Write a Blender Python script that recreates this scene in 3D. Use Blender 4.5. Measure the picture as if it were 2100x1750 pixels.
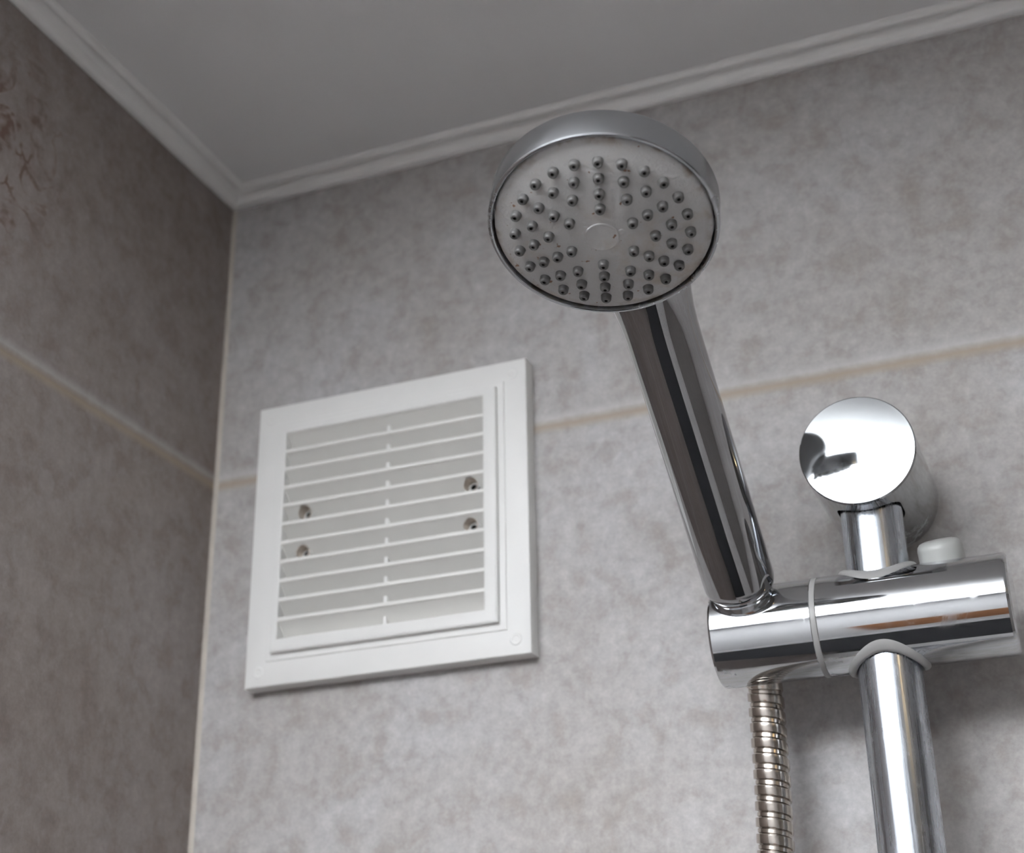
import bpy, bmesh, math, random
from mathutils import Vector, Matrix
random.seed(7)
SC = bpy.context.scene
COL = SC.collection
for o in list(bpy.data.objects):
    bpy.data.objects.remove(o, do_unlink=True)

Z0 = 2.28                                     # height of the ceiling moulding's lower edge, metres
def W(x, y, z):                               # millimetres from the tiled corner -> metres in the room
    return Vector((x * .001, y * .001, Z0 + z * .001))

# ------------------------------------------------------------------ camera
cam_data = bpy.data.cameras.new('camera')
cam = bpy.data.objects.new('camera', cam_data)
COL.objects.link(cam)
cr = Vector((0.92608599, 0.37702101, -0.01482869))
cu = Vector((0.16882971, -0.37891304, 0.90990188))
cf = Vector((-0.33743334, 0.84515091, 0.41455841))
cpos = W(425.5902823, -640.0, -481.6300132)
cam.matrix_world = Matrix(((cr.x, cu.x, -cf.x, cpos.x), (cr.y, cu.y, -cf.y, cpos.y),
                           (cr.z, cu.z, -cf.z, cpos.z), (0, 0, 0, 1)))
cam_data.sensor_fit = 'HORIZONTAL'
cam_data.sensor_width = 36.0
cam_data.lens = 3144.2036 * 36.0 / 2100.0
cam_data.clip_start = 0.01
cam_data.dof.use_dof = True
cam_data.dof.focus_distance = 0.572
cam_data.dof.aperture_fstop = 11.0
SC.camera = cam

# ------------------------------------------------------------------ world, lamps, exposure
world = bpy.data.worlds.new('world')
SC.world = world
world.use_nodes = True
world.node_tree.nodes['Background'].inputs['Color'].default_value = (0.75, 0.85, 1.0, 1)
world.node_tree.nodes['Background'].inputs['Strength'].default_value = 0.22

def area(name, loc, rot, sx, sy, power, col):
    d = bpy.data.lights.new(name, 'AREA')
    d.shape = 'RECTANGLE'; d.size = sx; d.size_y = sy; d.energy = power; d.color = col
    o = bpy.data.objects.new(name, d); COL.objects.link(o)
    o.location = loc; o.rotation_euler = rot
    return o
# the photographer's flash, turned up and bounced off the ceiling
d = bpy.data.lights.new('bounce_flash', 'SPOT')
d.energy = 615.0; d.color = (0.94, 0.972, 1.0); d.spot_size = math.radians(104.5); d.spot_blend = 1.0; d.shadow_soft_size = 0.04
o = bpy.data.objects.new('bounce_flash', d); COL.objects.link(o)
o.location = (0.02, -1.09, 1.60); o.rotation_euler = (math.radians(180), 0, 0)
d = bpy.data.lights.new('warm_downlight', 'POINT')
d.energy = 0.5; d.color = (1.0, 0.72, 0.36); d.shadow_soft_size = 0.018
o = bpy.data.objects.new('warm_downlight', d); COL.objects.link(o); o.location = (1.10, -0.86, 2.262)

SC.view_settings.view_transform = 'Standard'
SC.view_settings.look = 'None'
SC.view_settings.gamma = 1.0
SC.view_settings.use_curve_mapping = False
SC.view_settings.exposure = 0.0

# ------------------------------------------------------------------ materials
def new_mat(name):
    m = bpy.data.materials.new(name); m.use_nodes = True
    nt = m.node_tree
    return m, nt, nt.nodes['Principled BSDF']
def N(nt, kind, **kw):
    n = nt.nodes.new(kind)
    for k, v in kw.items():
        setattr(n, k, v)
    return n
def noise(nt, vec, scale, detail=4, rough=0.55, dist=0.0):
    n = N(nt, 'ShaderNodeTexNoise')
    n.inputs['Scale'].default_value = scale; n.inputs['Detail'].default_value = detail
    n.inputs['Roughness'].default_value = rough; n.inputs['Distortion'].default_value = dist
    if vec is not None: nt.links.new(vec, n.inputs['Vector'])
    return n.outputs['Fac']
def ramp(nt, fac, *stops):
    n = N(nt, 'ShaderNodeValToRGB')
    el = n.color_ramp.elements
    while len(el) < len(stops): el.new(0.5)
    for e, (p, c) in zip(el, stops):
        e.position = p; e.color = c if len(c) == 4 else (*c, 1)
    nt.links.new(fac, n.inputs['Fac'])
    return n.outputs['Color']
def g(v): return (v, v, v, 1)
def mix(nt, fac, a, b, mode='MIX'):
    n = N(nt, 'ShaderNodeMix', data_type='RGBA', blend_type=mode)
    for sock, val in ((n.inputs['Factor'], fac), (n.inputs[6], a), (n.inputs[7], b)):
        if isinstance(val, (int, float)): sock.default_value = val
        elif isinstance(val, tuple): sock.default_value = val if len(val) == 4 else (*val, 1)
        else: nt.links.new(val, sock)
    return n.outputs[2]
def math_n(nt, op, a, b=None, c=None):
    n = N(nt, 'ShaderNodeMath', operation=op)
    for i, v in enumerate((a, b, c)):
        if v is None: continue
        if isinstance(v, (int, float)): n.inputs[i].default_value = v
        else: nt.links.new(v, n.inputs[i])
    return n.outputs[0]
def bump(nt, bsdf, h, strength, dist):
    b = N(nt, 'ShaderNodeBump')
    b.inputs['Strength'].default_value = strength; b.inputs['Distance'].default_value = dist
    nt.links.new(h, b.inputs['Height']); nt.links.new(b.outputs['Normal'], bsdf.inputs['Normal'])
def coords(nt):
    return N(nt, 'ShaderNodeTexCoord').outputs['Object']

def tile_material(name, seed, rust, tint=(1, 1, 1)):
    m, nt, bs = new_mat(name)
    co = coords(nt)
    mp = N(nt, 'ShaderNodeMapping'); nt.links.new(co, mp.inputs['Vector'])
    mp.inputs['Location'].default_value = (seed, seed * .37, seed * 1.7)
    v = mp.outputs['Vector']
    big = noise(nt, v, 11.0, 6, 0.66, 0.3)
    mid = noise(nt, v, 68.0, 5, 0.64, 0.3)
    fine = noise(nt, v, 190.0, 3, 0.6)
    grit = noise(nt, v, 620.0, 2, 0.6)
    base = ramp(nt, big, (0.30, (0.358, 0.335, 0.322)), (0.50, (0.398, 0.382, 0.376)), (0.68, (0.430, 0.423, 0.430)))
    m1 = ramp(nt, mid, (0.36, g(0.90)), (0.50, g(0.985)), (0.66, g(1.07)))
    base = mix(nt, 1.0, base, m1, 'MULTIPLY')
    brown = ramp(nt, mid, (0.34, g(1)), (0.50, g(0)))
    base = mix(nt, math_n(nt, 'MULTIPLY', brown, 0.34), base, (0.30, 0.245, 0.215))
    m2 = ramp(nt, fine, (0.32, g(0.91)), (0.52, g(1.0)), (0.70, g(1.10)))
    base = mix(nt, 1.0, base, m2, 'MULTIPLY')
    m3 = ramp(nt, grit, (0.30, g(0.94)), (0.70, g(1.06)))
    base = mix(nt, 1.0, base, m3, 'MULTIPLY')
    if rust:
        vein = noise(nt, v, 36.0, 3, 0.5, 1.2)
        line = ramp(nt, vein, (0.455, g(0)), (0.485, g(1)), (0.515, g(1)), (0.545, g(0)))
        dist = N(nt, 'ShaderNodeVectorMath', operation='DISTANCE'); nt.links.new(co, dist.inputs[0])
        dist.inputs[1].default_value = (0, -0.200, Z0 - 0.075)
        where = ramp(nt, math_n(nt, 'ADD', dist.outputs['Value'], math_n(nt, 'MULTIPLY', noise(nt, v, 30.0, 2, 0.5), 0.06)), (0.055, g(1)), (0.095, g(0)))
        base = mix(nt, math_n(nt, 'MULTIPLY', math_n(nt, 'MULTIPLY', math_n(nt, 'MULTIPLY', line, where), ramp(nt, noise(nt, v, 80.0, 3, 0.6), (0.40, g(0)), (0.55, g(1)))), 0.85), base, (0.19, 0.115, 0.085))
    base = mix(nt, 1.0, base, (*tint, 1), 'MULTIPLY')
    # tile joints: rows every 300 mm, one of them 171.4 mm below the moulding
    sep = N(nt, 'ShaderNodeSeparateXYZ'); nt.links.new(co, sep.inputs[0])
    z = math_n(nt, 'ADD', sep.outputs['Z'], -(Z0 - 0.1714) + 30 * 0.3 + 0.15)
    z = math_n(nt, 'ADD', z, math_n(nt, 'MULTIPLY', math_n(nt, 'SUBTRACT', fine, 0.5), 0.0012))
    f = math_n(nt, 'SUBTRACT', math_n(nt, 'FLOORED_MODULO', z, 0.3), 0.15)
    grout = ramp(nt, math_n(nt, 'ABSOLUTE', f), (0.00105, g(1)), (0.0017, g(0)))
    arris = ramp(nt, math_n(nt, 'ABSOLUTE', math_n(nt, 'SUBTRACT', f, 0.0042)), (0.0012, g(1)), (0.0042, g(0)))
    base = mix(nt, math_n(nt, 'MULTIPLY', arris, 0.45), base, (0.55, 0.54, 0.545))
    base = mix(nt, math_n(nt, 'MULTIPLY', grout, 0.9), base, (0.36, 0.295, 0.225))
    nt.links.new(base, bs.inputs['Base Color'])
    bs.inputs['Roughness'].default_value = 0.62
    bs.inputs['Specular IOR Level'].default_value = 0.3
    h = math_n(nt, 'SUBTRACT', math_n(nt, 'ADD', math_n(nt, 'MULTIPLY', mid, 0.35), math_n(nt, 'MULTIPLY', fine, 0.25)), math_n(nt, 'MULTIPLY', grout, 0.9))
    bump(nt, bs, h, 0.35, 0.0012)
    return m

def plain(name, col, rough=0.5, metal=0.0, spec=0.5, var=0.05, vscale=60, bmp=0.0, bscale=900):
    m, nt, bs = new_mat(name)
    co = coords(nt)
    n = noise(nt, co, vscale, 3)
    c = mix(nt, 1.0, (*col, 1), ramp(nt, n, (0.3, g(1 - var)), (0.7, g(1 + var))), 'MULTIPLY')
    nt.links.new(c, bs.inputs['Base Color'])
    bs.inputs['Roughness'].default_value = rough
    bs.inputs['Metallic'].default_value = metal
    bs.inputs['Specular IOR Level'].default_value = spec
    if bmp: bump(nt, bs, noise(nt, co, bscale, 2), bmp, 0.0004)
    return m

def chrome(name, col, rough, smudge=0.10, scale_marks=0.0, streak=None, mark_scale=55):
    """polished plating with faint dried-water marks; streak = drawn lines along the local axis"""
    m, nt, bs = new_mat(name)
    co = coords(nt)
    s = noise(nt, co, 40, 5, 0.65, 0.6)
    bs.inputs['Metallic'].default_value = 1.0
    base = mix(nt, 1.0, (*col, 1), ramp(nt, s, (0.35, g(0.93)), (0.65, g(1.0))), 'MULTIPLY')
    r = math_n(nt, 'ADD', math_n(nt, 'MULTIPLY', ramp(nt, s, (0.48, g(0)), (0.75, g(1))), smudge), rough)
    if scale_marks:
        a = noise(nt, co, mark_scale, 6, 0.75, 0.4)
        b = noise(nt, co, 18, 2, 0.5)
        k = math_n(nt, 'MULTIPLY', ramp(nt, a, (0.52, g(0)), (0.60, g(1))), ramp(nt, b, (0.50, g(0)), (0.62, g(1))))
        k = math_n(nt, 'MULTIPLY', k, scale_marks)
        r = math_n(nt, 'ADD', r, math_n(nt, 'MULTIPLY', k, 0.45))
        base = mix(nt, math_n(nt, 'MULTIPLY', k, 0.5), base, (0.62, 0.66, 0.68))
    if streak:
        mp = N(nt, 'ShaderNodeMapping'); nt.links.new(co, mp.inputs['Vector'])
        mp.inputs['Scale'].default_value = streak
        st = noise(nt, mp.outputs['Vector'], 1.0, 3, 0.6)
        r = math_n(nt, 'ADD', r, math_n(nt, 'MULTIPLY', ramp(nt, st, (0.35, g(0)), (0.7, g(1))), 0.16))
        bump(nt, bs, st, 0.10, 0.0003)
    nt.links.new(base, bs.inputs['Base Color'])
    nt.links.new(r, bs.inputs['Roughness'])
    return m

M_BACK = tile_material('tile_back', 3.1, False)
M_LEFT = tile_material('tile_left', 11.4, True, (0.70, 0.635, 0.61))  # tint: browner tile, with this wall's shade also put into its colour
M_CEIL = plain('ceiling_paint', (0.86, 0.86, 0.865), 0.55, var=0.015, vscale=5)
M_TRIM = plain('moulding_plastic', (0.90, 0.895, 0.89), 0.3, var=0.02)
M_BEAD = plain('corner_sealant', (0.46, 0.42, 0.37), 0.6, var=0.08, vscale=90)
M_FLOOR = plain('floor_tile', (0.50, 0.485, 0.48), 0.45, var=0.2, vscale=20)
M_ROOM = plain('room_paint', (0.76, 0.755, 0.76), 0.6, var=0.02)
M_DARKW = plain('wall_taupe', (0.20, 0.185, 0.175), 0.6, var=0.1, vscale=12)
M_ADDED_PANEL = plain('added_panel_brown', (0.30, 0.14, 0.07), 0.4, var=0.15, vscale=14)
M_VENT = plain('vent_plastic', (0.83, 0.825, 0.81), 0.42, var=0.012)
M_SLAT = plain('vent_slat_plastic', (0.80, 0.79, 0.76), 0.5, var=0.02)
M_HOLE = plain('screw_dark', (0.02, 0.018, 0.016), 0.6)
M_WELLSHADE = plain('shaded_recess', (0.72, 0.65, 0.58), 0.6, var=0.15, vscale=400)  # brown colour paints the shade inside the screw wells
M_CHROME = chrome('chrome_polished', (0.60, 0.61, 0.625), 0.045, 0.09, 0.7)
M_CAP = chrome('chrome_cap', (0.54, 0.56, 0.575), 0.045, 0.06, 0.30, mark_scale=180)
M_HANDLE = chrome('chrome_handle', (0.41, 0.41, 0.42), 0.03, 0.05, 0.25, mark_scale=200)
M_SHELL = chrome('chrome_worn', (0.50, 0.515, 0.535), 0.20, 0.12, 0.35, mark_scale=90)
M_POLE = chrome('rail_aluminium', (0.57, 0.605, 0.655), 0.20, 0.08, 0.15, streak=(900, 900, 14))
M_HOSE = chrome('hose_steel', (0.60, 0.55, 0.50), 0.17, 0.08)
M_GASKET = plain('grey_plastic', (0.30, 0.295, 0.29), 0.42, var=0.03)
M_KNOB = plain('knob_plastic', (0.38, 0.385, 0.372), 0.33, var=0.03)
M_NOZ = plain('nozzle_rubber', (0.125, 0.122, 0.12), 0.36, var=0.12, vscale=260)
M_NHOLE = plain('nozzle_bore', (0.012, 0.011, 0.010), 0.7)
M_DARK = plain('shadow_gap', (0.03, 0.027, 0.024), 0.6)

def plate_material():
    m, nt, bs = new_mat('spray_plate_plastic')
    co = coords(nt)
    col = ramp(nt, noise(nt, co, 60, 3), (0.3, (0.49, 0.482, 0.478)), (0.7, (0.53, 0.523, 0.52)))
    # limescale and rust: soft tan haze plus small orange flecks, mostly on the lower half and round the edge
    sep = N(nt, 'ShaderNodeSeparateXYZ'); nt.links.new(co, sep.inputs[0])
    rad = math_n(nt, 'SQRT', math_n(nt, 'ADD', math_n(nt, 'POWER', sep.outputs['X'], 2.0), math_n(nt, 'POWER', sep.outputs['Y'], 2.0)))
    haze = ramp(nt, noise(nt, co, 95, 4, 0.6), (0.53, g(0)), (0.70, g(1)))
    low = ramp(nt, math_n(nt, 'ADD', math_n(nt, 'MULTIPLY', sep.outputs['Y'], -14.0), 0.35), (0.25, g(0.3)), (0.75, g(1.0)))
    col = mix(nt, math_n(nt, 'MULTIPLY', math_n(nt, 'MULTIPLY', haze, low), 0.6), col, (0.42, 0.33, 0.24))
    fleck = ramp(nt, noise(nt, co, 330, 2, 0.5), (0.700, g(0)), (0.725, g(1)))
    col = mix(nt, math_n(nt, 'MULTIPLY', fleck, 0.85), col, (0.20, 0.085, 0.03))
    edge = math_n(nt, 'MULTIPLY', ramp(nt, rad, (0.0361, g(0)), (0.0378, g(1))), ramp(nt, noise(nt, co, 120, 3), (0.47, g(0)), (0.60, g(1))))
    col = mix(nt, math_n(nt, 'MULTIPLY', edge, 0.8), col, (0.22, 0.13, 0.055))
    nt.links.new(col, bs.inputs['Base Color'])
    bs.inputs['Roughness'].default_value = 0.5
    bs.inputs['Specular IOR Level'].default_value = 0.35
    bump(nt, bs, noise(nt, co, 950, 2, 0.5), 0.45, 0.0006)
    return m
M_PLATE = plate_material()

# ------------------------------------------------------------------ mesh helpers (all shapes given in room metres)
def finish(name, bm, mats, parent=None, origin=None, sharp=32, frame=None):
    """link bm as one mesh object; frame = 4x4 local frame of the object (mesh is re-expressed in it)"""
    me = bpy.data.meshes.new(name)
    if frame is None:
        frame = Matrix.Translation(origin if origin is not None else Vector((0, 0, 0)))
    bm.transform(frame.inverted())
    bmesh.ops.recalc_face_normals(bm, faces=bm.faces[:])
    bm.to_mesh(me); bm.free()
    for m in (mats if isinstance(mats, (list, tuple)) else [mats]): me.materials.append(m)
    for p in me.polygons: p.use_smooth = True
    me.set_sharp_from_angle(angle=math.radians(sharp))
    o = bpy.data.objects.new(name, me); COL.objects.link(o)
    if parent is not None:
        o.parent = parent
        o.matrix_basis = PW[parent.name].inverted() @ frame
    else:
        o.matrix_basis = frame
    PW[o.name] = frame.copy()
    return o
PW = {}
def tag(o, label=None, cat=None, group=None, kind=None):
    if label: o['label'] = label
    if cat: o['category'] = cat
    if group: o['group'] = group
    if kind: o['kind'] = kind
    return o
def thing(name, loc, label, cat):
    o = bpy.data.objects.new(name, None); COL.objects.link(o)
    o.empty_display_size = 0.02
    o.location = loc
    PW[o.name] = Matrix.Translation(loc)
    return tag(o, label, cat)

def axes(n, hint=Vector((0, 0, 1))):
    n = n.normalized()
    x = hint.cross(n)
    if x.length < 1e-4: x = Vector((1, 0, 0)).cross(n)
    x.normalize(); y = n.cross(x)
    return x, y, n
def frame_of(o, x, y, z):
    return Matrix(((x.x, y.x, z.x, o.x), (x.y, y.y, z.y, o.y), (x.z, y.z, z.z, o.z), (0, 0, 0, 1)))
def lathe(bm, F, prof, seg=64, cap0=True, cap1=True, mat=0, mats=None):
    """prof = [(r, h)] in millimetres about the local z axis of frame F"""
    rings = []
    for r, h in prof:
        if r < 1e-6:
            rings.append([bm.verts.new(F @ Vector((0, 0, h * .001)))])
        else:
            rings.append([bm.verts.new(F @ Vector((r * .001 * math.cos(2 * math.pi * k / seg), r * .001 * math.sin(2 * math.pi * k / seg), h * .001))) for k in range(seg)])
    for i in range(len(rings) - 1):
        A, B = rings[i], rings[i + 1]
        mi = mats[i] if mats else mat
        for k in range(seg):
            k2 = (k + 1) % seg
            if len(A) == 1 and len(B) == 1: continue
            if len(A) == 1: f = bm.faces.new((A[0], B[k], B[k2]))
            elif len(B) == 1: f = bm.faces.new((A[k], A[k2], B[0]))
            else: f = bm.faces.new((A[k], A[k2], B[k2], B[k]))
            f.material_index = mi
    if cap0 and len(rings[0]) > 1: bm.faces.new(rings[0]).material_index = mats[0] if mats else mat
    if cap1 and len(rings[-1]) > 1: bm.faces.new(rings[-1]).material_index = mats[-1] if mats else mat
def box(bm, x0, x1, y0, y1, z0, z1, bev=0.0):
    """axis-aligned box, mm from the corner"""
    vs = [bm.verts.new(W(x, y, z)) for x in (x0, x1) for y in (y0, y1) for z in (z0, z1)]
    fs = [(0, 1, 3, 2), (4, 6, 7, 5), (0, 4, 5, 1), (2, 3, 7, 6), (0, 2, 6, 4), (1, 5, 7, 3)]
    faces = [bm.faces.new([vs[i] for i in f]) for f in fs]
    if bev:
        es = list({e for f in faces for e in f.edges})
        bmesh.ops.bevel(bm, geom=es, offset=bev * .001, segments=2, profile=0.5, affect='EDGES')
def mbox(bm, p0, p1):
    """axis-aligned box in room metres"""
    vs = [bm.verts.new((x, y, z)) for x in (p0[0], p1[0]) for y in (p0[1], p1[1]) for z in (p0[2], p1[2])]
    for f in [(0, 1, 3, 2), (4, 6, 7, 5), (0, 4, 5, 1), (2, 3, 7, 6), (0, 2, 6, 4), (1, 5, 7, 3)]:
        bm.faces.new([vs[i] for i in f])
def square_ring(bm, outer, inner, prof):
    """picture-frame moulding on the wall: prof = [(t, y)], t=0 at the outer rectangle, t=1 at the inner one"""
    ox0, ox1, oz0, oz1 = outer; ix0, ix1, iz0, iz1 = inner
    rings = []
    for t, y in prof:
        x0, x1 = ox0 + (ix0 - ox0) * t, ox1 + (ix1 - ox1) * t
        a, b = oz0 + (iz0 - oz0) * t, oz1 + (iz1 - oz1) * t
        rings.append([bm.verts.new(W(x, y, z)) for x, z in ((x0, a), (x1, a), (x1, b), (x0, b))])
    for A, B in zip(rings, rings[1:]):
        for k in range(4):
            bm.faces.new((A[k], A[(k + 1) % 4], B[(k + 1) % 4], B[k]))
def cut(o, bm_cut, F, radius):
    """subtract a solid from o's mesh for good (no helper object is left behind)"""
    me = bpy.data.meshes.new('cutter')
    bmesh.ops.recalc_face_normals(bm_cut, faces=bm_cut.faces[:])
    bm_cut.to_mesh(me); bm_cut.free()
    c = bpy.data.objects.new('cutter', me); COL.objects.link(c)
    md = o.modifiers.new('cut', 'BOOLEAN'); md.operation = 'DIFFERENCE'; md.object = c; md.solver = 'EXACT'
    bpy.context.view_layer.update()
    dg = bpy.context.evaluated_depsgraph_get()
    new = bpy.data.meshes.new_from_object(o.evaluated_get(dg))
    o.modifiers.clear()
    old = o.data; nm = old.name; o.data = new
    bpy.data.meshes.remove(old); new.name = nm
    bpy.data.objects.remove(c, do_unlink=True); bpy.data.meshes.remove(me)
    # true cylinder normals on the barrel, so the cut leaves its reflections undisturbed
    new.shade_flat()
    M = F.inverted() @ PW[o.name]; Mi = M.inverted().to_3x3()
    loc = [M @ v.co for v in new.vertices]
    nor = [None] * len(new.loops)
    for p in new.polygons:
        n = (M.to_3x3() @ p.normal)
        round_ = abs(n.z) < 0.3 and all(abs(math.hypot(loc[v].x, loc[v].y) - radius * .001) < 2.2e-5 for v in p.vertices)
        for li in p.loop_indices:
            v = loc[new.loops[li].vertex_index]
            q = Vector((v.x, v.y, 0)).normalized() if round_ else n
            nor[li] = (Mi @ q).normalized()
        p.use_smooth = True
    new.normals_split_custom_set(nor)

# ------------------------------------------------------------------ the room
RX, RY, LX = 1.75, -2.2, -1.15         # the left wall is a short wing; the room runs on behind it
CZ = Z0 + 0.0085
def struct(name, bm, m, label=None, cat=None, **kw):
    o = finish(name, bm, m, **kw)
    o['kind'] = 'structure'
    return tag(o, label, cat)
bm = bmesh.new(); mbox(bm, (LX - .1, 0, -0.1), (RX + .1, 0.1, CZ + .1))
struct('wall_back', bm, M_BACK, 'mottled grey tiled wall carrying the vent and shower rail', 'wall')
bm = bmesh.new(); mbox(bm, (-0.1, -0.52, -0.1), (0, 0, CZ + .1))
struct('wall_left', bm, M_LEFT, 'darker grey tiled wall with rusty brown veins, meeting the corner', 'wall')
bm = bmesh.new(); mbox(bm, (RX, RY, -0.1), (RX + .1, 0, CZ + .1))
struct('wall_right', bm, M_DARKW, 'plain taupe wall facing the dark tiled one', 'wall')
bm = bmesh.new(); mbox(bm, (LX - .1, RY, -0.1), (LX, 0, CZ + .1))
struct('wall_far', bm, M_ROOM, 'plain pale wall at the far side of the room', 'wall')
bm = bmesh.new(); mbox(bm, (LX - .1, RY - .1, CZ), (RX + .1, 0.1, CZ + .1))
struct('ceiling', bm, M_CEIL, 'smooth plain grey-white ceiling', 'ceiling')
bm = bmesh.new(); mbox(bm, (LX - .1, RY - .1, -0.1), (RX + .1, 0.1, 0.0))
struct('floor', bm, M_FLOOR, 'grey bathroom floor', 'floor')
# wall behind the camera, with an unseen brown panel added to streak the chrome
bm = bmesh.new(); mbox(bm, (LX - .1, RY - .1, -0.1), (RX + .1, RY, CZ + .1))
struct('wall_front', bm, M_ROOM, 'plain pale wall behind the photographer', 'wall')
bm = bmesh.new(); mbox(bm, (-0.02, RY, 0.36), (0.75, RY + .03, 1.04))
struct('added_panel', bm, M_ADDED_PANEL, 'brown panel added low on the pale wall for the chrome to mirror', 'added panel')
bm = bmesh.new(); mbox(bm, (-0.45, -1.95, 0.0), (0.95, -0.34, 0.018))  # unseen dark slab, added to stand in for the photographer mirrored in the handle
bmesh.ops.bevel(bm, geom=bm.edges[:], offset=0.007, segments=3, profile=0.5, affect='EDGES')
tag(finish('added_dark_slab', bm, plain('slab_charcoal', (0.018, 0.018, 0.02), 0.9, var=0.3, vscale=200), None, Vector((0.25, -1.15, 0))),
    'charcoal slab added on the floor, mirrored as a black stripe in the handle', 'added slab', kind='structure')

# ceiling moulding: lower bead on the tiles, cove, upper bead on the ceiling (out from the wall, up), mm
TP = [(0, 0.0), (1.6, -0.15), (3.0, 0.35), (3.9, 1.3), (4.2, 2.4), (4.3, 3.2), (4.7, 4.6), (5.8, 5.7), (7.4, 6.2), (8.8, 6.0),
      (9.7, 5.3), (10.6, 4.8), (11.6, 5.0), (12.5, 6.0), (12.8, 7.3), (12.8, 8.5), (0, 8.5)]
def moulding(name, along, label):
    bm = bmesh.new()
    L = 1740.0 if along == 'x' else 519.0
    A, B = [], []
    for t, z in TP:
        if along == 'x':                       # mitred at the corner
            A.append(bm.verts.new(W(t, -t, z))); B.append(bm.verts.new(W(L, -t, z)))
        else:
            A.append(bm.verts.new(W(t, -t, z))); B.append(bm.verts.new(W(t, -L, z)))
    n = len(TP)
    for i in range(n):
        bm.faces.new((A[i], A[(i + 1) % n], B[(i + 1) % n], B[i]))
    bm.faces.new(A); bm.faces.new(B)
    struct(name, bm, M_TRIM, label, 'moulding', sharp=40)
moulding('trim_1', 'x', 'white ceiling moulding running above the vent wall')
moulding('trim_2', 'y', 'white ceiling moulding running above the dark left wall')
bm = bmesh.new()
pts = [(0, 0), (0, -1.6), (0.3, -1.0), (0.8, -0.6), (1.4, -0.25), (2.2, 0)]
A = [bm.verts.new(W(x, y, 0)) for x, y in pts]; B = [bm.verts.new(W(x, y, -2279)) for x, y in pts]
for i in range(len(pts)):
    j = (i + 1) % len(pts); bm.faces.new((A[i], A[j], B[j], B[i]))
bm.faces.new(A); bm.faces.new(B)
struct('trim_3', bm, M_BEAD, 'thin pale sealant bead down the wall corner', 'sealant bead')

# ------------------------------------------------------------------ vent cover
def wall_frame(x, y, z):                       # local z points out of the back wall
    return frame_of(W(x, y, z), Vector((1, 0, 0)), Vector((0, 0, 1)), Vector((0, -1, 0)))
VX0, VX1, VZ1, VZ0 = 30.7, 181.5, -136.0, -286.5
vent = thing('vent_cover', W(106.1, 0, -211.2), 'square white plastic vent cover with horizontal louvres on the tiled wall', 'vent')
bm = bmesh.new()
RXa, RXb, RZa, RZb = 45.7, 166.3, -270.8, -150.0          # raised rim
OXa, OXb, OZa, OZb = 49.6, 159.6, -264.4, -154.5          # louvre opening
square_ring(bm, (VX0, VX1, VZ0, VZ1), (RXa, RXb, RZa, RZb),
            [(0, 0), (0, -8.3), (0.02, -8.8), (0.06, -9.0), (0.76, -9.15), (0.79, -9.65), (1.0, -9.75), (1.0, 0)])
finish('frame', bm, M_VENT, vent, W(106.1, 0, -211.2))
bm = bmesh.new()
square_ring(bm, (RXa, RXb, RZa, RZb), (OXa, OXb, OZa, OZb),
            [(0, -3), (0, -12.0), (0.10, -12.5), (0.20, -12.6), (0.88, -12.6), (1.0, -12.2), (1.0, -1.5)])
finish('grille_rim', bm, M_VENT, vent, W(106.1, 0, -211.2))
bm = bmesh.new()                                          # ten slats, each sloping back and down from its front edge
pitch = (OZb - OZa) / 11.0
for k in range(11):
    zt = OZb - k * pitch                                   # front edge of this slat
    prof = [(-12.1, zt + 0.95), (-12.1, zt - 0.95), (-11.6, zt - 1.05), (-2.0, zt - pitch - 0.3), (-2.0, zt - pitch + 1.6)]
    if k == 0: prof = [(-12.1, zt + 0.1), (-12.1, zt - 0.2), (-11.6, zt - 0.3), (-2.0, zt - pitch - 0.3), (-2.0, zt - pitch + 1.6)]
    A = [bm.verts.new(W(OXa, y, z)) for y, z in prof]; B = [bm.verts.new(W(OXb, y, z)) for y, z in prof]
    for i in range(5):
        bm.faces.new((A[i], A[(i + 1) % 5], B[(i + 1) % 5], B[i]))
    bm.faces.new(A); bm.faces.new(B)
slats = finish('louvre_slats', bm, M_SLAT, vent, W(106.1, 0, -211.2))
bosses = [(60.6, -199.0), (60.3, -220.1), (151.6, -199.2), (151.5, -220.0)]
bm = bmesh.new()
for bx, bz in bosses:
    lathe(bm, wall_frame(bx, -2.8, bz), [(3.55, 0), (3.55, 12)], 40)
cut(slats, bm, wall_frame(0, 0, 0), -1)
bm = bmesh.new(); box(bm, OXa - 1, OXb + 1, -2.0, 0, OZa - 1, OZb + 1)
finish('back_plate', bm, M_SLAT, vent, W(106.1, 0, -211.2))
bm = bmesh.new(); box(bm, 105.2, 107.0, -8.0, -1.5, OZa + .2, OZb - .2)
finish('centre_bar', bm, M_VENT, vent, W(106.1, 0, -211.2))
boss0 = None
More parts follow.
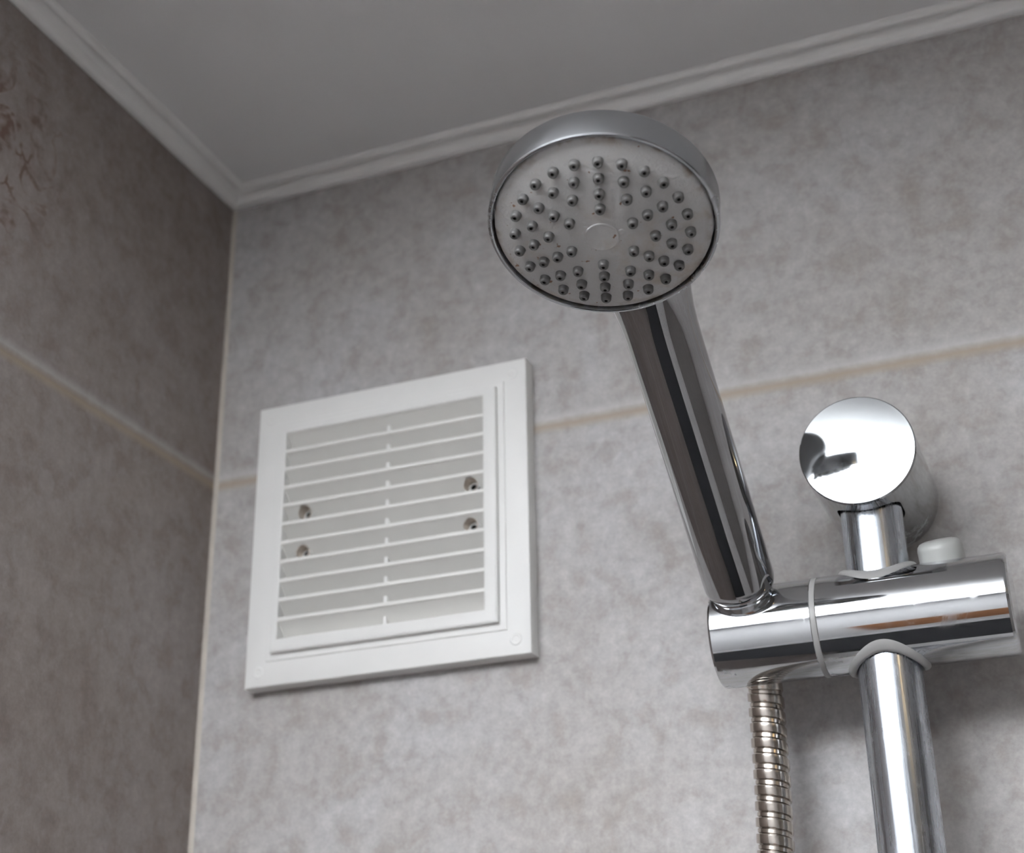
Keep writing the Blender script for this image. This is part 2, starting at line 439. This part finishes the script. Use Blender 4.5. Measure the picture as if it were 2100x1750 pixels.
for i, (bx, bz) in enumerate(bosses):
    if i == 0:
        F = wall_frame(bx, -2, bz)
        bm = bmesh.new()
        lathe(bm, F, [(4.0, 0), (4.0, 6.2), (3.5, 6.2)], 40, True, False)
        boss0 = finish('screw_well', bm, [M_VENT], vent, frame=F)
        bm = bmesh.new()
        lathe(bm, F, [(3.5, 7.6), (3.5, 1.0)], 40, False, False)
        rc = finish('well_lining', bm, M_WELLSHADE, boss0, frame=F)
        rc['label'] = 'inner wall of the screw well with brownish shade painted in'
        bm = bmesh.new()
        lathe(bm, F, [(3.5, 1.6), (2.6, 2.6), (1.6, 3.0), (1.4, 2.9), (1.35, .4), (0, .4)], 40, False, False, mats=[0, 0, 1, 1, 1])
        sk = finish('screw_seat', bm, [M_VENT, M_HOLE], boss0, frame=F)
    else:
        c = boss0.copy(); COL.objects.link(c); c.parent = vent
        c.location = boss0.location + Vector(((bx - bosses[0][0]) * .001, 0, (bz - bosses[0][1]) * .001))
        for ch in (rc, sk):
            d2 = ch.copy(); COL.objects.link(d2); d2.parent = c
cap0 = None
for i, (bx, bz) in enumerate(((38.2, -143.4), (174.0, -143.4), (38.2, -279.2), (174.0, -279.2))):
    if i == 0:
        F = wall_frame(bx, -8.6, bz); bm = bmesh.new()
        lathe(bm, F, [(3.0, 0), (3.0, 0.55), (2.7, 0.75), (1.9, 0.75), (1.6, 0.5), (0, 0.5)], 32)
        cap0 = finish('screw_cap', bm, M_VENT, vent, frame=F)
    else:
        c = cap0.copy(); COL.objects.link(c); c.parent = vent
        c.location = cap0.location + Vector(((bx - 38.2) * .001, 0, (bz + 143.4) * .001))

# ------------------------------------------------------------------ shower rail: wall bracket and pole
PX, PY, PR = 344.256, -42.302, 12.394
BZ, BR, BL = -236.486, 23.357, 64.209
rail = thing('shower_rail', W(PX, 0, BZ), 'silver riser rail pole hanging from a round chrome wall bracket', 'shower rail')
F = wall_frame(PX, 0, BZ)
bm = bmesh.new()
lathe(bm, F, [(BR, 0), (BR, 30), (BR, BL - 2.6), (BR - .25, BL - 2.3)], 96)
brk = finish('wall_bracket', bm, M_CHROME, rail, frame=F)
bm = bmesh.new()                                          # notch the pole rises into
nx, y0, y1, rr = 12.8, -55.6, -28.6, 8.5
loop = []
for cx, cy, a0 in ((PX + nx - rr, y1 - rr, 0), (PX - nx + rr, y1 - rr, 90), (PX - nx + rr, y0 + rr, 180), (PX + nx - rr, y0 + rr, 270)):
    for k in range(7):
        a = math.radians(a0 + 15 * k); loop.append((cx + rr * math.cos(a), cy + rr * math.sin(a)))
A = [bm.verts.new(W(x, y, BZ - 60)) for x, y in loop]; B = [bm.verts.new(W(x, y, BZ - 6)) for x, y in loop]
for i in range(len(loop)):
    j = (i + 1) % len(loop); bm.faces.new((A[i], A[j], B[j], B[i]))
bm.faces.new(A); bm.faces.new(B)
cut(brk, bm, F, BR)
bm = bmesh.new()
R = 210.0
dome = [(BR - .3, BL - 2.3), (BR - .05, BL - 2.0), (BR - .05, BL - 1.6), (BR - .45, BL - 1.25)]
for k in range(1, 13):
    r = (BR - .45) * (1 - k / 12.0)
    dome.append((r, BL - 1.25 + math.sqrt(R * R - r * r) - math.sqrt(R * R - (BR - .45) ** 2)))
lathe(bm, F, dome, 96)
finish('end_cap', bm, M_CAP, brk, frame=F, sharp=25)
PF = frame_of(W(PX, PY, -900), Vector((1, 0, 0)), Vector((0, 1, 0)), Vector((0, 0, 1)))
bm = bmesh.new()
lathe(bm, PF, [(PR - .6, 0), (PR, .6), (PR, 900 + BZ - 9.6), (PR - .6, 900 + BZ - 9)], 96)
finish('pole', bm, M_POLE, rail, frame=PF)

# ------------------------------------------------------------------ slider clamped on the pole
SY, SZ, SR = -42.302, -301.73, 20.0
XL, XRING, XR = 277.2, 319.8, 394.2
slider = thing('shower_slider', W(PX, SY, SZ), 'horizontal chrome slider clamp gripping the pole and holding the handset', 'shower holder')
def xf(x): return frame_of(W(x, SY, SZ), Vector((0, 1, 0)), Vector((0, 0, 1)), Vector((1, 0, 0)))
a_h = Vector((-0.03414733, -0.71892113, 0.69425238)).normalized()
P_h = Vector((292.384, SY, SZ))
HX, HY, HZ = axes(a_h, Vector((1, 0, 0)))
def hf(s):
    p = P_h + a_h * s
    return frame_of(W(p.x, p.y, p.z), HX, HY, HZ)
bm = bmesh.new()
lathe(bm, xf(XRING), [(SR - .8, 1.0), (SR - .1, 1.05), (SR, 1.3), (SR, XR - XRING - 1.6), (SR - .45, XR - XRING - .6), (SR - 1.5, XR - XRING), (0, XR - XRING)], 128)
body = finish('clamp_body', bm, M_CHROME, slider, frame=xf(XRING))
bm = bmesh.new()
lathe(bm, frame_of(W(PX, PY, SZ - 40), Vector((1, 0, 0)), Vector((0, 1, 0)), Vector((0, 0, 1))), [(PR + .35, 0), (PR + .35, 80)], 96)
cut(body, bm, xf(XRING), SR)
bm = bmesh.new()
lathe(bm, xf(XL), [(0, 0), (SR - 1.3, 0), (SR - .4, .4), (SR, 1.2), (SR, XRING - XL - 1.3), (SR - .1, XRING - XL - 1.05), (SR - .8, XRING - XL - 1.0)], 128)
hold = finish('swivel_holder', bm, M_CHROME, slider, frame=xf(XL))
bm = bmesh.new()
lathe(bm, hf(-40), [(9.4, 0), (9.4, 30), (12.6, 80)], 96)
cut(hold, bm, xf(XL), SR)
bm = bmesh.new()
lathe(bm, xf(XRING - 1.1), [(SR - 1.5, 0), (SR + .02, 0.05), (SR + .10, .3), (SR + .10, 1.9), (SR + .02, 2.15), (SR - 1.5, 2.2)], 128, False, False)
finish('seal_ring', bm, M_GASKET, slider, frame=xf(XRING - 1.1))
def collar(sign):
    """saddle-shaped grey sleeve where the pole leaves the clamp"""
    bm = bmesh.new(); seg = 96
    prof = [(PR + .30, -2.5), (PR + .32, 1.0), (PR + .8, 1.5), (PR + 1.8, 1.6), (PR + 2.7, 1.25), (PR + 3.35, .45), (PR + 3.6, -1.2)]
    rings = []
    for r, h in prof:
        ring = []
        for k in range(seg):
            t = 2 * math.pi * k / seg
            dy = r * math.sin(t)
            zz = math.sqrt(max(SR * SR - min(dy * dy, SR * SR * .97), 0)) + h
            ring.append(bm.verts.new(W(PX + r * math.cos(t), PY + dy, SZ + sign * zz)))
        rings.append(ring)
    for A, B in zip(rings, rings[1:]):
        for k in range(seg):
            bm.faces.new((A[k], A[(k + 1) % seg], B[(k + 1) % seg], B[k]))
    for k in range(seg):
        bm.faces.new((rings[-1][k], rings[-1][(k + 1) % seg], rings[0][(k + 1) % seg], rings[0][k]))
    return finish('pole_collar', bm, M_GASKET, slider, W(PX, PY, SZ + sign * SR), sharp=60)
collar(1); collar(-1)
kn = Vector((-0.06, -0.42, 1.0)).normalized()
kx, ky, kz = axes(kn, Vector((1, 0, 0)))
KF = frame_of(W(369.6, -36.5, SZ + 17.2), kx, ky, kz)
bm = bmesh.new()
lathe(bm, KF, [(8.9, 0), (8.85, 10.5), (8.4, 12.2), (7.4, 13.3), (5.6, 13.9), (3.0, 14.1), (0, 14.15)], 64)
finish('release_button', bm, M_KNOB, slider, frame=KF, sharp=50)

# ------------------------------------------------------------------ handset
C_f = Vector((286.15747736, -201.81623523, -196.53892643))
n_f = Vector((0.01936541, -0.32491598, -0.9455446)).normalized()
e1 = (Vector((1, 0, 0)) - n_f * n_f.x).normalized()
e2 = n_f.cross(e1)
HF = frame_of(W(*C_f), e1, e2, n_f)
hb = P_h + a_h * 21
hand = thing('hand_shower', W(*hb), 'chrome hand shower with round grey nozzle head, its handle standing in the slider', 'shower head')
bm = bmesh.new()
RL, RF = 40.56, 38.2
lathe(bm, HF, [(37.2, -5.0), (38.75, -4.8), (38.85, 0.2), (39.05, 0.75), (39.5, 1.0), (40.1, 0.9), (40.45, 0.45), (RL, -0.2), (RL, -11.6), (40.2, -12.6), (39.4, -13.2),
               (37.5, -13.5), (34.0, -13.9), (29.0, -14.3), (23.0, -14.7), (16.0, -15.0), (8.0, -15.2), (0, -15.3)], 160, False, False)
finish('head_shell', bm, M_SHELL, hand, frame=HF, sharp=28)
bm = bmesh.new()                                          # near-black ring painting the shade in the gap between shell and plate
lathe(bm, HF, [(38.8, -4.9), (37.0, -4.9), (37.0, -6.0), (38.8, -6.0)], 128, False, False)
finish('gap_shade', bm, M_DARK, hand, frame=HF)
bm = bmesh.new()
BU = 4.75; PR0 = (RF ** 2 + BU ** 2) / (2 * BU)
def dome_z(r): return math.sqrt(PR0 * PR0 - r * r) - (PR0 - BU)
prof = [(RF, -4.8), (RF, -0.75), (RF - .15, -0.35), (RF - .5, dome_z(RF - .5) - .05)]
for k in range(1, 20): 
    r = (RF - .5) * (1 - k / 20.0); prof.append((r, dome_z(r)))
prof.append((0, BU))
lathe(bm, HF, prof, 128)
plate = finish('spray_plate', bm, M_PLATE, hand, frame=HF, sharp=40)
plate['label'] = 'matt grey plastic spray plate with rust flecks'
DX, DY = -0.435, -0.607
def dome_frame(r, ang, lift=0.0):
    d = Vector((math.cos(ang) * r / PR0, math.sin(ang) * r / PR0, math.sqrt(1 - (r / PR0) ** 2)))
    nn = (e1 * d.x + e2 * d.y + n_f * d.z).normalized()
    p = C_f + e1 * (DX + r * math.cos(ang)) + e2 * (DY + r * math.sin(ang)) + n_f * dome_z(min(math.hypot(DX + r * math.cos(ang), DY + r * math.sin(ang)), RF - .6)) + nn * lift
    x, y, z = axes(nn, e2)
    return frame_of(W(*p), x, y, z)
F = dome_frame(0.0, 0.0, -0.25)
bm = bmesh.new()
lathe(bm, F, [(6.15, 0), (6.1, .38), (5.95, .56), (5.6, .60), (5.35, .50), (5.0, .47), (3, .50), (0, .52)], 64)
finish('centre_disc', bm, M_PLATE, plate, frame=F, sharp=60)
F = dome_frame(7.25, 0.02, -0.2)
bm = bmesh.new()
lathe(bm, F, [(1.35, 0), (1.3, .35), (1.0, .55), (.5, .62), (0, .62)], 24)
finish('centre_dot', bm, M_PLATE, plate, frame=F, sharp=60)
noz0 = None
RINGS = ((24, 30.524, 103.924), (18, 24.424, 93.927), (12, 18.50, 103.99), (6, 12.505, 73.81))
for cnt, rad, ph in RINGS:
    for i in range(cnt):
        ang = math.radians(ph) + 2 * math.pi * i / cnt
        F = dome_frame(rad, ang, -0.25)
        if noz0 is None:
            bm = bmesh.new()
            lathe(bm, F, [(2.05, 0), (1.93, .3), (1.88, 1.0), (1.84, 1.75), (1.70, 2.2), (1.42, 2.52), (1.15, 2.60), (1.02, 2.50), (.86, 2.48), (.74, 2.56), (.60, 2.5), (.52, 1.2), (0, 1.2)], 28,
                  mats=[0] * 10 + [1, 1])
            noz0 = finish('nozzle', bm, [M_NOZ, M_NHOLE], hand, frame=F, sharp=50)
        else:
            c = noz0.copy(); COL.objects.link(c); c.parent = hand
            c.matrix_basis = PW[hand.name].inverted() @ F
# handle: straight tube flaring into the back of the head
bm = bmesh.new()
hp = [(0, 0), (11.6, 0), (12.4, .15), (13.5, 1.6), (14.1, 3.2), (14.37, 5.0), (14.33, 30), (14.25, 70), (14.18, 105)]
for s, dr in ((115, .1), (121, .45), (127, 1.2), (132, 2.2), (137, 3.3), (142, 4.2)): hp.append((14.15 + dr, s))
hp += [(18.0, 147), (16.6, 152), (13.0, 157), (7.0, 160), (0, 161)]
lathe(bm, hf(21), hp, 96)
handle = finish('handle', bm, M_HANDLE, hand, frame=hf(21), sharp=40)
handle['label'] = 'dark reflecting chrome handle'
bm = bmesh.new()
lathe(bm, hf(-17), [(8.0, 0), (8.6, 1), (9.2, 10), (11.3, 36.0), (12.2, 37.2), (12.2, 38.0)], 64)
finish('connector_cone', bm, M_CHROME, hand, frame=hf(-17))

# ------------------------------------------------------------------ hose
def hose():
    pts = [P_h + a_h * (-12), Vector((291.4, -31.2, -313.5)), Vector((291.2, -28.2, -322)), Vector((291.1, -27.4, -332)), Vector((291.05, -27.6, -345)), Vector((290.9, -28.0, -362)),
           Vector((290.0, -28.4, -388)), Vector((288.5, -29, -420)), Vector((287, -30, -460)), Vector((286, -32, -520)), Vector((287, -36, -600))]
    def cr(p0, p1, p2, p3, t):
        return .5 * ((2 * p1) + (p2 - p0) * t + (2 * p0 - 5 * p1 + 4 * p2 - p3) * t * t + (3 * p1 - p0 - 3 * p2 + p3) * t ** 3)
    dense = []
    ext = [2 * pts[0] - pts[1]] + pts + [2 * pts[-1] - pts[-2]]
    for i in range(1, len(ext) - 2):
        for k in range(40): dense.append(cr(ext[i - 1], ext[i], ext[i + 1], ext[i + 2], k / 40.0))
    dense.append(pts[-1])
    acc = [0.0]
    for p, q_ in zip(dense, dense[1:]): acc.append(acc[-1] + (q_ - p).length)
    def at(s):
        s = max(0, min(acc[-1] - 1e-4, s))
        lo, hi = 0, len(acc) - 1
        while hi - lo > 1:
            m_ = (lo + hi) // 2
            if acc[m_] <= s: lo = m_
            else: hi = m_
        t = (s - acc[lo]) / max(acc[hi] - acc[lo], 1e-9)
        return dense[lo].lerp(dense[hi], t), (dense[hi] - dense[lo]).normalized()
    pit = 6.35; Nn = 48
    prof = [(0.00, 6.15), (0.02, 7.25), (0.06, 7.4), (0.55, 7.4), (0.60, 7.25), (0.63, 6.15), (0.67, 6.2), (0.70, 6.72), (0.92, 6.72), (0.96, 6.2)]
    K = len(prof)
    turns = int((acc[-1] - pit) / pit)
    bm = bmesh.new(); rows = []
    for i in range(turns * K + 1):
        fr, r = prof[i % K]; s0 = pit * (i // K + fr)
        row = []
        for j in range(Nn):
            p, t = at(s0 + pit * j / Nn)
            x = Vector((1, 0, 0)); x = (x - t * x.dot(t)).normalized(); y = t.cross(x)
            a = -2 * math.pi * j / Nn + math.pi
            row.append(bm.verts.new(W(*(p + (x * math.cos(a) + y * math.sin(a)) * r))))
        rows.append(row)
    for i in range(len(rows) - 1):
        for j in range(Nn - 1):
            bm.faces.new((rows[i][j], rows[i + 1][j], rows[i + 1][j + 1], rows[i][j + 1]))
        if i + K + 1 < len(rows):
            bm.faces.new((rows[i][Nn - 1], rows[i + 1][Nn - 1], rows[i + K + 1][0], rows[i + K][0]))
    o = finish('shower_hose', bm, M_HOSE, None, W(291, -28, -330), sharp=30)
    return tag(o, 'ribbed brushed metal shower hose hanging below the slider clamp', 'hose')
hose()
